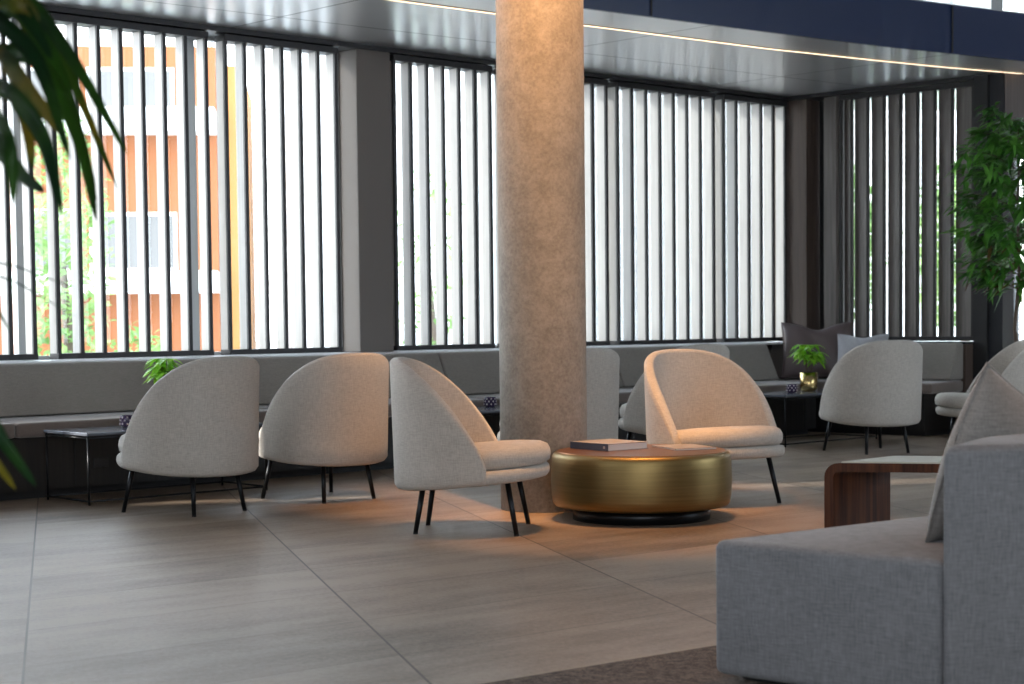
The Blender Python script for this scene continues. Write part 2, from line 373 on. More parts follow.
# ---------------------------------------------------------------- louvre screens
def screen(s0, s1, nint, label, base, ang, z0=.782, z1=2.968, w=.027):
    r = thing('louvre_screen', label, 'window screen', base, ang, 'louvre screens along the glazing')
    tl = newbm(); box(tl, s0, s1, -.012, .11, z1 - .045, z1, bev=.003); obj('top_rail', tl, MT['rail'], r)
    bl = newbm(); box(bl, s0, s1, -.012, .11, z0, z0 + .035, bev=.003); obj('bottom_rail', bl, MT['rail'], r)
    for i in range(nint + 1):
        s = s0 + w / 2 + (s1 - s0 - w) * i / nint
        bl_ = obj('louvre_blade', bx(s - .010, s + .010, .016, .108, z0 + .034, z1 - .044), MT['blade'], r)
        obj('blade_nosing', bx(s - w / 2, s + w / 2, -.002, .0165, z0 + .034, z1 - .044), MT['rail'], bl_)
    return r
place_txt = [(-1.616, -.446, 7, 'louvre screen at the far left, partly behind the palm leaves'),
    (-.305, .859, 7, 'louvre screen in front of the orange building, behind the tub chair at the left'),
    (.988, 1.949, 6, 'narrower louvre screen left of the dark concrete pilaster'),
    (2.457, 3.435, 6, 'narrower louvre screen between the pilaster and the round concrete column'),
    (3.56, 4.722, 7, 'louvre screen mostly hidden behind the round concrete column'),
    (4.829, 6.064, 7, 'wide louvre screen right of the round column, second screen from the room corner'),
    (6.174, 7.060, 5, 'narrow louvre screen next to the room corner above the taupe cushion')]
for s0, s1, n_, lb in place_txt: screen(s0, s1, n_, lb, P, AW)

# return wall
place(struct('wall_return', bx(.02, 1.90, -.15, .30, 0, .755), MT['brownpanel']), Q, AQ)
place(struct('trim_6', bx(.22, 1.90, -.155, .28, .757, .775, bev=.004), MT['dark']), Q, AQ)
place(struct('trim_7', bx(0.0, 1.90, -.03, .28, 2.975, 3.009), MT['rail']), Q, AQ)
place(struct('trim_8', bx(.02, .21, .03, .28, .776, 2.974, bev=.004), MT['brownpanel']), Q, AQ)
place(struct('trim_14', bx(7.082, 7.30, .03, .28, .776, 2.974), MT['brownpanel']), P, AW)
place(struct('trim_9', bx(.215, .37, .24, .28, .776, 2.974), MT['blackmatte']), Q, AQ)
place(struct('trim_10', bx(.375, .50, .06, .24, .776, 2.974), MT['blade_ret']), Q, AQ)
place(struct('trim_11', bx(.505, .58, .16, .24, .776, 2.974), MT['rail']), Q, AQ)
r = thing('louvre_screen', 'brown louvre screen on the angled right-hand wall with thin slits of daylight', 'window screen', Q, AQ, 'louvre screens along the glazing')
obj('top_rail', bx(.582, 1.90, -.012, .09, 2.925, 2.97, bev=.003), MT['rail'], r)
obj('bottom_rail', bx(.582, 1.90, -.012, .09, .782, .82, bev=.003), MT['rail'], r)
obj('side_rail', bx(.582, .600, -.012, .09, .82, 2.925), MT['rail'], r)
for i in range(8):
    s1_ = .727 + .1647 * i - .014; s0_ = s1_ - .1647 + .006
    if i == 0: s0_ = .604
    if i == 7: s1_ = 1.895
    b2 = prism([(s0_, .034), (s0_ + .003, .046), (s1_ - .024, .018), (s1_ - .024, .006)], .82, 2.925)
    bl_ = obj('louvre_blade', b2, MT['blade_ret'], r)
    obj('blade_nosing', bx(s1_ - .024, s1_, -.004, .020, .82, 2.925), MT['rail'], bl_)
f_ = place(struct('window_9', bx(.585, .62, .24, .28, .776, 2.974), MT['mullion']), Q, AQ)
obj('pane', bx(.62, 1.90, .255, .261, .776, 2.974), MT['glass'], f_)
# dark jambs and the glazed door at the right edge
place(struct('trim_12', bx(1.905, 2.03, -.03, .30, 0, 3.009), MT['blackmatte']), Q, AQ)
place(struct('trim_13', bx(2.035, 2.16, .0, .30, 0, 3.009), MT['dark']), Q, AQ)
J = Q + E1 * 2.165; AJ = rad(8)
place(struct('wall_door_head', bx(0, 4.2, 0.02, .3, 2.565, 3.009), MT['brownpanel']), J, AJ)
bm = newbm(); box(bm, 0, 1.5, .10, .16, 2.50, 2.56); box(bm, 0.0, .02, .10, .16, 0, 2.5); box(bm, 1.42, 1.5, .10, .16, 0, 2.5); box(bm, .02, 1.42, .10, .16, 0, .08)
d_ = place(struct('door_1', bm, MT['dark']), J, AJ); obj('pane', bx(.03, 1.42, .125, .133, .08, 2.5), MT['glass'], d_)
place(struct('wall_door', bx(1.5, 4.2, .02, .3, 0, 2.56), MT['brownpanel']), J, AJ)

# ---------------------------------------------------------------- lighting strip and small ceiling fittings
sl = [(-4.2, 8.25), (-0.682, 11.092), (0.518, 12.075), (1.944, 13.205), (2.8, 13.80), (3.5, 14.26), (4.7, 14.95)]
bm = newbm(); bh = newbm()
for i in range(len(sl) - 1):
    a = Vector((*sl[i], 0)); c = Vector((*sl[i + 1], 0)); d = (c - a).normalized(); n_ = Vector((d.y, -d.x, 0))
    for bb, w, z0, z1 in ((bm, .013, 3.003, 3.006), (bh, .019, 3.006, 3.0098)):
        merge(bb, prism([(k_.x, k_.y) for k_ in (a + n_ * w, c + n_ * w, c - n_ * w, a - n_ * w)], z0, z1))
r = thing('linear_ceiling_light', 'long thin warm light line set in the glossy low ceiling', 'ceiling light')
obj('diffuser', bm, MT['strip'], r); obj('channel', bh, MT['rail'], r)
for (x, y, lb, s) in [(-2.315, 11.378, 'small oblong slot fitting in the ceiling near the palm leaves', .06), (-0.264, 13.22, 'tiny slot fitting in the ceiling left of the round column', .05), (1.714, 14.867, 'tiny slot fitting in the ceiling right of the round column', .05)]:
    o = obj('ceiling_fitting', lathe([(s, 3.0095), (s, 3.002), (s * .7, 3.0), (s * .6, 3.004)], 20), MT['rail'])
    tag(o, lb, 'ceiling fitting', 'slot fittings in the low ceiling')

# assumed warm downlights of the tall hall (unseen bare spots, no housing), aimed at the column and the seating
dl = [('assumed_downlight', '', (0.75, 8.15, 4.60), (0.64, 8.45, 0), 640, 34),
      ('assumed_downlight', '', (0.14, 8.60, 4.60), (0.160, 9.10, 2.5), 900, 38),
      ('assumed_downlight', '', (1.9, 5.6, 4.60), (1.35, 5.3, 0), 230, 40),
      ('assumed_downlight', '', (-0.7, 7.0, 4.60), (-0.6, 7.1, 0), 60, 44)]
for nm, lb, loc, tg, en, sz in dl:
    spot('assumed_downlight_beam', loc, tg, en, sz, .7)
# ---------------------------------------------------------------- round concrete column
bm = lathe([(.229, 0.0), (.23, .004), (.23, 4.61)], 64, 0.166, 9.255)
struct('wall_column', bm, MT['concrete'], True)

# ---------------------------------------------------------------- banquettes
def bench_profile(pts, x0, x1, bev=.02):
    bm = bmesh.new(); lo = [bm.verts.new((x0, -d, z)) for d, z in pts]; hi = [bm.verts.new((x1, -d, z)) for d, z in pts]; n = len(pts)
    bm.faces.new(lo); bm.faces.new(hi[::-1])
    for i in range(n): bm.faces.new((lo[i], lo[(i + 1) % n], hi[(i + 1) % n], hi[i]))
    if bev: bmesh.ops.bevel(bm, geom=bm.edges[:], offset=bev, segments=3, affect='EDGES', profile=.5)
    return bm
bq = thing('banquette', 'long built-in banquette under the window wall with dark plinth', 'bench', P, AW)
obj('plinth', bx(-3.35, 6.26, -.95, -.30, .05, .355), MT['plinth'], bq)
obj('toe_kick', bx(-3.35, 6.24, -.88, -.31, 0, .05), MT['blackmatte'], bq)
s = -3.2
while s < 6.2: obj('panel_joint', bx(s, s + .006, -.956, -.951, .06, .35), MT['blackmatte'], bq); s += .62
cuts = [-3.35, -1.1, .70, 2.5, 4.3, 6.24]
for a, c in zip(cuts, cuts[1:]):
    obj('seat_cushion', bench_profile([(1.0, .358), (1.0, .445), (.31, .455), (.31, .358)], a + .003, c - .003, .022), MT['bench_seat'], bq, True)
    obj('back_cushion', bench_profile([(.58, .46), (.44, .768), (.31, .768), (.31, .46)], a + .004, c - .004, .018), MT['bench'], bq, True)
obj('power_socket', bx(-.60, -.50, -.962, -.951, .160, .215, bev=.003), MT['rail'], bq)
br = thing('banquette', 'short built-in banquette on the angled right-hand wall', 'bench', Q, AQ)
obj('plinth', bx(.02, 1.80, -.66, -.17, .05, .355), MT['plinth'], br)
obj('toe_kick', bx(.04, 1.78, -.60, -.18, 0, .05), MT['blackmatte'], br)
obj('seat_cushion', bench_profile([(.72, .358), (.72, .445), (.17, .455), (.17, .358)], .02, 1.895, .022), MT['bench_seat'], br, True)
obj('back_cushion', bench_profile([(.40, .46), (.28, .768), (.17, .768), (.17, .46)], .04, .95, .018), MT['bench'], br, True)
obj('back_cushion', bench_profile([(.40, .46), (.28, .768), (.17, .768), (.17, .46)], .96, 1.895, .018), MT['bench'], br, True)
def shrink(pts, k):
    mx = sum(p[0] for p in pts) / len(pts); my = sum(p[1] for p in pts) / len(pts)
    return [(mx + (p[0] - mx) * k, my + (p[1] - my) * k) for p in pts]

# ---------------------------------------------------------------- tub chair
def plan(t, sc=1.0, a=.365, b=.355, n=2.35):
    c, s = math.cos(t), math.sin(t)     # t = 0 is the rear (-x)
    return Vector((-a * sgnpow(c, 2 / n) * sc, b * sgnpow(s, 2 / n) * sc, 0))
def make_chair(label, loc, rz):
    r = thing('tub_chair', label, 'chair', loc, rz, 'pale fabric tub chairs')
    T = rad(106); NU = 64; loops = []; A, B, NN = .368, .358, 2.15
    def bot(x): return .232 + .08 * x
    def top(x):
        s = max(0.0, min(1.0, (x + A) / .49)); zb = bot(-A + .49) + .05
        return zb + (.828 - zb) * (max(0, 1 - s ** 1.42)) ** .74
    def pp(t_, sc=1.0): return plan(t_, sc, a=A, b=B, n=NN)
    def outer(p0, dirn, z, inset=0):
        k = 1 + .045 * ((z - .2) / .6)
        return Vector((p0.x * k, p0.y * k, z)) - dirn * inset
    for i in range(NU + 1):
        t_ = -T + 2 * T * i / NU
        p0 = pp(t_); Z0 = bot(p0.x); zt = max(top(p0.x), Z0 + .07); h = zt - Z0
        dirn = Vector((p0.x, p0.y, 0)).normalized(); th = .052
        lp = [outer(p0, dirn, Z0, .03), outer(p0, dirn, Z0 + .006, .010), outer(p0, dirn, Z0 + .025, -.003)]
        for k in range(1, 8): lp.append(outer(p0, dirn, Z0 + .025 + (h - .045) * k / 7, -.003))
        rr = th / 2
        for a_ in (30, 65, 90, 115, 150):
            lp.append(outer(p0, dirn, zt - rr * .8 + rr * .8 * math.sin(rad(a_)), rr - rr * math.cos(rad(a_))))
        zi = Z0 + .045
        for k in range(0, 7): lp.append(outer(p0, dirn, (zt - .022) + (zi - (zt - .022)) * k / 6, th - .003 + .012 * k / 6))
        lp.append(outer(p0, dirn, zi, .04))
        loops.append(lp)
    obj('back_shell', rings(loops), MT['chair'], r, True)
    pts = []
    for i in range(NU + 1):
        t_ = -T + 2 * T * i / NU; p0 = pp(t_); zt = max(top(p0.x), bot(p0.x) + .07)
        dirn = Vector((p0.x, p0.y, 0)).normalized(); q_ = outer(p0, dirn, zt - .016, .003); pts.append(tuple(q_))
    obj('piping', tube(pts, .0035, 6), MT['chair'], r, True)
    base = [(.90, 0), (.965, .004), (.99, .016), (.998, .032), (.99, .050), (.96, .062), (.90, .065)]
    N_ = 64
    L = []
    for sc, z in base:
        L.append([(lambda q_: (q_.x, q_.y, z + bot(q_.x)))(pp(2 * math.pi * k / N_, sc)) for k in range(N_)])
    obj('seat_base', rings(L), MT['chair'], r, True)
    cu = [(.70, .063), (.93, .066), (.985, .077), (1.0, .102), (.992, .126), (.955, .150), (.87, .164), (.65, .173), (.3, .177)]
    lps = []
    for sc, z in cu:
        lp = []
        for k in range(N_):
            q_ = plan(2 * math.pi * k / N_, sc, a=.338, b=.308, n=2.35); x_ = q_.x + .034
            lp.append((x_, q_.y, z + bot(x_)))
        lps.append(lp)
    obj('seat_cushion', rings(lps), MT['chair'], r, True)
    for (x0, y0, x1, y1) in ((-.215, .150, -.250, .175), (-.215, -.150, -.250, -.175), (.190, .205, .236, .243), (.190, -.205, .236, -.243)):
        lg = obj('leg', tube([(x0, y0, bot(x0) + .01), (x1, y1, .006)], [.0145, .0115], 12), MT['black'], r, True)
        obj('foot_glide', lathe([(.0115, 0), (.0115, .008)], 12, x1, y1), MT['blackmatte'], lg)
    return r
def deg(a): return rad(a)
ch = make_chair('leftmost tub chair, seen from behind, in front of the slate table with the small plant', (-1.735, 9.31, 0), deg(141))
dup(ch, (-1.085, 9.92, 0), deg(133), 'tub chair seen from behind, between the leftmost chair and the side-on one')
dup(ch, (-.190, 8.33, 0), deg(-7), 'nearest tub chair in side view facing the brass coffee table, left of the column')
dup(ch, (1.105, 9.47, 0), deg(-59), 'tub chair facing us behind the brass coffee table with its seat visible')
dup(ch, (2.64, 12.92, 0), deg(110), 'tub chair seen from behind beside the gold plant pot on the right')
dup(ch, (3.53, 13.0, 0), deg(178), 'tub chair at the right edge facing left, mostly behind the linen cushion')
dup(ch, (.275, 10.75, 0), deg(125), 'tub chair half hidden behind the round concrete column')
dup(ch, (1.095, 11.95, 0), deg(128), 'tub chair in the shade, mostly hidden behind the chair that faces us')

# ---------------------------------------------------------------- slate side tables with wire frames
def make_table(label, loc, rz, loc_dup=None):
    r = thing('side_table', label, 'table', loc, rz, 'slate side tables along the banquette')
    pts = [(0, 0), (1.2, 0), (1.2, .50), (0, .50)]
    obj('table_top', prism(pts, .385, .402, .003), MT['slate'], r)
    ins = [(.012, .012), (1.188, .012), (1.188, .488), (.012, .488)]
    bm = newbm()
    for z in (.022, .372):
        for i in range(4):
            a, c = ins[i], ins[(i + 1) % 4]; merge(bm, tube([(a[0], a[1], z), (c[0], c[1], z)], .006, 6))
    obj('wire_frame', bm, MT['black'], r, True)
    for a in ins: obj('leg', tube([(a[0], a[1], 0), (a[0], a[1], .384)], .007, 8), MT['black'], r, True)
    return r
tb = make_table('slate side table at the far left holding a small fern', (-2.34, 9.61, 0), AW)
dup(tb, wpt(1.75, 1.54), AW, 'slate side table just left of the round column with a votive on it')
dup(tb, (2.10, 13.42, 0), AW, 'slate side table on the right holding a gold plant pot')

def votive(x, y, label):
    r = thing('votive_holder', label, 'candle holder', (x, y, .4025), 0, 'patterned votive holders on the side tables')
    bm = newbm(); merge(bm, lathe([(.030, 0), (.042, .012), (.045, .045), (.040, .068), (.036, .068), (.038, .03), (.02, .012)], 18))
    obj('cup', bm, simple('purple_glass', (0.045, 0.03, 0.07), .12), r, True)
    bm = newbm()
    for k in range(9):
        for z in (.02, .04, .058):
            a = 2 * math.pi * (k + (.5 if z == .04 else 0)) / 9
            box(bm, .0445 * math.cos(a) - .004, .0445 * math.cos(a) + .004, .0445 * math.sin(a) - .004, .0445 * math.sin(a) + .004, z - .005, z + .005)
    obj('studs', bm, simple('pale_studs', (0.42, 0.36, 0.40), .3), r)
votive(-2.235, 10.16, 'small patterned votive holder on the left side table beside the chair back')
votive(-.150, 12.06, 'small patterned votive holder against the left side of the round column')
votive(2.216, 13.83, 'small patterned votive holder beside the gold plant pot')

# ---------------------------------------------------------------- leaves
rng = random.Random(7)
def leaf(bm, base, d, up, L, w, droop=.2, seg=4, fold=.25, mat=0, rev=False):
    d = Vector(d).normalized(); side = d.cross(Vector(up))
    if side.length < 1e-3: side = d.cross(Vector((1, 0, 0)))
    side.normalize(); upv = side.cross(d).normalized(); prev = None
    for i in range(seg + 1):
        s = i / seg; wd = w * (math.sin(math.pi * min(1, s * .92 + .06)) ** .8) * (1 - .35 * s)
        c = Vector(base) + d * (L * s) - Vector((0, 0, 1)) * droop * L * s * s
        if i == seg: wd = w * .03
        row = (bm.verts.new(c + side * wd + upv * fold * wd), bm.verts.new(c), bm.verts.new(c - side * wd + upv * fold * wd))
        if prev:
            f1 = bm.faces.new((prev[0], row[0], row[1], prev[1])); f2 = bm.faces.new((prev[1], row[1], row[2], prev[2])); f1.material_index = f2.material_index = mat
        prev = row

def potplant(label, loc, pot, hs=1.0):
    r = thing('potted_plant', label, 'plant', loc)
    n = 24
    pr = [(.046, 0), (.060, .006), (.070, .03), (.071, .150), (.067, .150), (.065, .12), (.01, .12)]
    obj('pot', lathe(pr, 32), pot, r, True)
    obj('soil', lathe([(.063, .118), (.063, .130), (.03, .133)], 20), MT['soil'], r, True)
    bm = newbm(); stb = newbm(); g = random.Random(11)
    for k in range(13):
        a = k * 2.4; sp_ = .03 + .075 * g.random(); h = (.24 + .13 * g.random()) * hs
        tip = Vector((sp_ * math.cos(a), sp_ * math.sin(a), h))
        merge(stb, tube([(0.01 * math.cos(a), .01 * math.sin(a), .11), (tip.x * .45, tip.y * .45, h * .72), tip], [.003, .0025, .0018], 5))
        for j in range(8):
            b_ = a + (j - 3.5) * .8; up_ = -.25 + .5 * g.random()
            leaf(bm, tip, (math.cos(b_), math.sin(b_), up_), (0, 0, 1), .075 + .045 * g.random(), .024, .5, 4, .25)
    obj('stem', stb, MT['bark'], r, True); obj('foliage', bm, MT['bright'], r, True)
    return r
potplant('small bright green plant in a gold pot on the right side table', (2.395, 14.10, .4025), MT['gold'])
p2 = potplant('small bright green plant showing above the back of the leftmost tub chair', (-2.02, 10.30, .4025), MT['gold'], 1.05)

# ---------------------------------------------------------------- brass coffee table
ct = thing('coffee_table', 'low drum-shaped brushed brass coffee table in front of the column', 'coffee table', (.645, 8.76, 0))
def ovals(prof, a, b, n=2.0, N_=96): return rings([sell(a - i, b - i, n, N_, z=z) for i, z in prof])
obj('body', ovals([(.05, .065), (.018, .070), (.006, .085), (0, .12), (-.004, .20), (0, .28), (.003, .315), (.010, .330), (.022, .338), (.03, .339)], .450, .450), MT['brass'], ct, True)
obj('table_top', ovals([(.028, .3385), (.03, .3415), (.05, .342)], .450, .450), MT['brass_top'], ct, False)
obj('recessed_base', ovals([(0, 0), (0, .066)], .345, .345), MT['black'], ct, True)
bk = thing('book', 'thick hardback book with navy spine lying on the brass table', 'book', (.493, 8.877, .3425), rad(38))
def mkbook(r, w, d, h, cov, pg):
    obj('pages', bx(-w / 2 + .006, w / 2 - .004, -d / 2 + .005, d / 2 - .005, .003, h - .003), pg, r)
    bm = newbm(); box(bm, -w / 2, w / 2, -d / 2, d / 2, 0, .003); box(bm, -w / 2, w / 2, -d / 2, d / 2, h - .003, h); obj('cover', bm, cov, r)
    obj('spine', bx(-w / 2 - .003, -w / 2, -d / 2, d / 2, 0, h, bev=.001), MT['navy'], r)
mkbook(bk, .27, .29, .036, MT['cover'], MT['paper'])
sb = newbm(); box(sb, -.1385, -.1378, -.125, -.11, .012, .024); obj('spine_mark', sb, MT['cover'], bk)
b2 = thing('book', 'thin pale booklet lying on the brass table right of the thick book', 'book', (.87, 8.86, .3425), rad(20))
obj('pages', bx(-.11, .11, -.145, .145, .0015, .007), MT['paper'], b2)
bm = newbm(); box(bm, -.112, .112, -.147, .147, 0, .0015); box(bm, -.112, .112, -.147, .147, .007, .0085); obj('cover', bm, MT['cover'], b2)

# ---------------------------------------------------------------- near sofa
dr = Vector((0.7376, 0.6752, 0))
P0 = Vector((.538, 4.715, 0)); df = Vector((.79, .613, 0))
sf = thing('sofa', 'grey linen modular sofa in the right foreground', 'sofa', (0, 0, .0125))
def pl(*v): return [(q_.x, q_.y) for q_ in v]
S1 = Vector((1.06, 4.262, 0)); S2 = Vector((1.215, 4.555, 0)); F1 = Vector((1.040, 4.235, 0)); F2 = Vector((1.60, 4.27, 0))
obj('seat', prism(pl(P0, S1, S2 + dr * .01, S2 + dr * 1.9, P0 + df * 1.95), .02, .387, .024, 4), MT['sofa'], sf, True)
obj('backrest', prism(pl(F1, F2, F2 + dr * 1.75, S2 + dr * 1.9, S2), .02, .672, .030, 4), MT['sofa'], sf, True)
obj('plinth', prism(shrink(pl(P0, S1, F2, F2 + dr * 1.7, S2 + dr * 1.9, P0 + dr * 1.9), .93), 0, .022), MT['blackmatte'], sf)
def seam(a, c, z, r_=.003): return tube([(a.x, a.y, z), (c.x, c.y, z)], r_, 6)

# pillow: soft square cushion standing on an edge, in its own xz plane
def pillow(name, label, loc, w, h, th, mat, rot, cat='cushion', chop=0.0, sag=.0, group=None, seed=1, ear=.07, shear=0.0, slump=0.0, earx=None):
    g = random.Random(seed); NG = 34
    earx = ear if earx is None else earx
    def sh(x, y, z, u_, v_): return (x + shear * (z + h / 2), y, z - slump * (u_ + 1) / 2 * (v_ + 1) / 2)
    bm = bmesh.new(); grid = {}
    ph = [g.random() * 6 for _ in range(6)]
    for side in (1, -1):
        for i in range(NG + 1):
            for j in range(NG + 1):
                edge = i in (0, NG) or j in (0, NG)
                if side == -1 and edge: grid[(side, i, j)] = grid[(1, i, j)]; continue
                u_ = -1 + 2 * i / NG; v_ = -1 + 2 * j / NG
                x = u_ * (1 - earx * (1 - v_ * v_)); z = v_ * (1 - ear * (1 - u_ * u_))
                y = th * ((1 - abs(u_) ** 2.6) ** .55) * ((1 - abs(v_) ** 2.6) ** .55)
                wr = (.24 if chop else .10) * th * (math.sin(5 * u_ * v_ + ph[0]) + (.5 * math.sin(9 * u_ + 5 * v_ * v_ + ph[2]) if chop else 0) + math.sin(4.2 * u_ + 3.1 * v_ + ph[1]) * .7) * (1 - max(abs(u_), abs(v_)) ** 4)
                y = (y + wr * (1 if side > 0 else .6))
                if v_ > 0 and chop: z -= chop * math.exp(-(u_ / .42) ** 2) * v_ ** 1.5
                grid[(side, i, j)] = bm.verts.new(sh(x * w / 2, side * y, z * h / 2, u_, v_))
    for side in (1, -1):
        for i in range(NG):
            for j in range(NG):
                f = (grid[(side, i, j)], grid[(side, i + 1, j)], grid[(side, i + 1, j + 1)], grid[(side, i, j + 1)])
                bm.faces.new(f if side < 0 else f[::-1])
    r = thing(name, label, cat, loc); r.rotation_euler = rot
    if group: r['group'] = group
    obj('cushion_body', bm, mat, r, True)
    pts = [grid_pt for grid_pt in []]
    def ep(u_, v_):
        x = u_ * (1 - earx * (1 - v_ * v_)); z = v_ * (1 - ear * (1 - u_ * u_))
        if v_ > 0 and chop: z -= chop * math.exp(-(u_ / .42) ** 2) * v_ ** 1.5
        return sh(x * w / 2, 0, z * h / 2, u_, v_)
    pts = [ep(-1 + 2 * k / 16, -1) for k in range(16)] + [ep(1, -1 + 2 * k / 16) for k in range(16)] + [ep(1 - 2 * k / 16, 1) for k in range(16)] + [ep(-1, 1 - 2 * k / 16) for k in range(17)]
    obj('seam', tube(pts, .0035, 6), mat, r, True)
    return r
pillow('throw_pillow', 'large grey linen cushion standing on the near sofa against its backrest', (1.302, 4.775, .632), .52, .48, .085, MT['pillow_linen'], (rad(6), 0, AW), seed=3, ear=.07, shear=.44, slump=.20, earx=-.10)
pillow('throw_pillow', 'large shiny taupe cushion in the corner of the banquette behind the gold pot', (2.655, 15.22, .71), .62, .50, .09, MT['satin'], (rad(-12), 0, rad(-12)), chop=.22, seed=5)
pillow('throw_pillow', 'light grey cushion behind the tub chair near the corner', (2.975, 14.86, .655), .44, .40, .07, MT['lgrey'], (rad(-12), 0, rad(-25)), chop=.12, seed=8)

# ---------------------------------------------------------------- walnut table with pale stone top
wt = thing('walnut_table', 'low walnut waterfall table with pale stone top behind the near sofa', 'table')
e1 = Vector((.970, -.243, 0)); e2 = Vector((.285, .27, 0)); o0 = Vector((1.238, 6.93, 0))
def wprof(pts, z_in=0):
    a = [o0 + e1 * x + Vector((0, 0, z)) for x, z in pts]; c = [q_ + e2 for q_ in a]
    return rings([a, c])
Rr = .055; th = .035; H_ = .42; Lw = 1.0
arc_o = [(Rr - Rr * math.cos(rad(k)), H_ - Rr + Rr * math.sin(rad(k))) for k in range(0, 91, 15)]
arc_i = [(Rr - (Rr - th) * math.cos(rad(k)), H_ - Rr + (Rr - th) * math.sin(rad(k))) for k in range(90, -1, -15)]
arc_o2 = [(Lw - x, z) for x, z in reversed(arc_o)]; arc_i2 = [(Lw - x, z) for x, z in reversed(arc_i)]
prof = [(0, 0)] + arc_o + arc_o2 + [(Lw, 0), (Lw - th, 0)] + arc_i2 + arc_i + [(th, 0)]
obj('waterfall_frame', wprof(prof), MT['walnut'], wt)
a_ = o0 + e1 * .06 + e2 * .03; c_ = o0 + e1 * (Lw - .06) + e2 * .03
obj('stone_inlay', prism(pl(a_, c_, c_ + e2 * .95, a_ + e2 * .95), H_ - .002, H_ + .006, .001), MT['stone'], wt)

# ---------------------------------------------------------------- rug
g_ = Vector((-.60, .80, 0)); ru = Vector((.80, .60, 0)); r0 = Vector((.012, 4.80, 0))
obj_r = obj('rug', prism(pl(r0 - ru * .9, r0 + ru * 5.2, r0 + ru * 5.2 - g_ * 4.0, r0 - ru * .9 - g_ * 4.0), .0, .012, .003), MT['rug'])
tag(obj_r, 'dark brown flecked rug under the near sofa', 'rug')

# ---------------------------------------------------------------- palm at the left edge, near the camera
pr_ = thing('palm_plant', 'tall palm with long dark leaves hanging in at the left edge', 'plant', (-1.12, 2.95, 0))
obj('planter', lathe([(.15, 0), (.17, .01), (.19, .40), (.18, .41), (.165, .38), (.02, .37)], 40), MT['pot_dark'], pr_, True)
obj('trunk', tube([(0, 0, .37), (.015, 0, .8), (0, .02, 1.25), (.01, .02, 1.55)], [.03, .026, .024, .018], 12), MT['bark'], pr_, True)
def strap(path, w, mat, name='leaf'):
    """long strap leaf along a path of world points relative to the palm; smooth quadratic/cubic"""
    pts = [Vector(p) for p in path]; seg = 22; out = []
    def cr(p0, p1, p2, p3, t): return .5 * ((2 * p1) + (-p0 + p2) * t + (2 * p0 - 5 * p1 + 4 * p2 - p3) * t * t + (-p0 + 3 * p1 - 3 * p2 + p3) * t ** 3)
    P_ = [pts[0] * 2 - pts[1]] + pts + [pts[-1] * 2 - pts[-2]]; n = len(pts) - 1
    for i in range(seg + 1):
        s = i / seg * n; k = min(int(s), n - 1); out.append(cr(P_[k], P_[k + 1], P_[k + 2], P_[k + 3], s - k))
    bm = bmesh.new(); prev = None
    for i, c in enumerate(out):
        d = (out[min(i + 1, seg)] - out[max(i - 1, 0)]).normalized(); view = Vector((.45, -.85, .1))
        side = d.cross(view).normalized(); nrm = side.cross(d).normalized(); s = i / seg
        wd = w * (math.sin(math.pi * (s * .86 + .10)) ** .7) if i < seg else w * .03
        row = [bm.verts.new(c + side * wd + nrm * wd * .35), bm.verts.new(c), bm.verts.new(c - side * wd + nrm * wd * .35)]
        if prev:
            for a in range(2): bm.faces.new((prev[a], row[a], row[a + 1], prev[a + 1]))
        prev = row
    bmesh.ops.solidify(bm, geom=bm.faces[:], thickness=.0008)
    return obj(name, bm, mat, pr_, True)
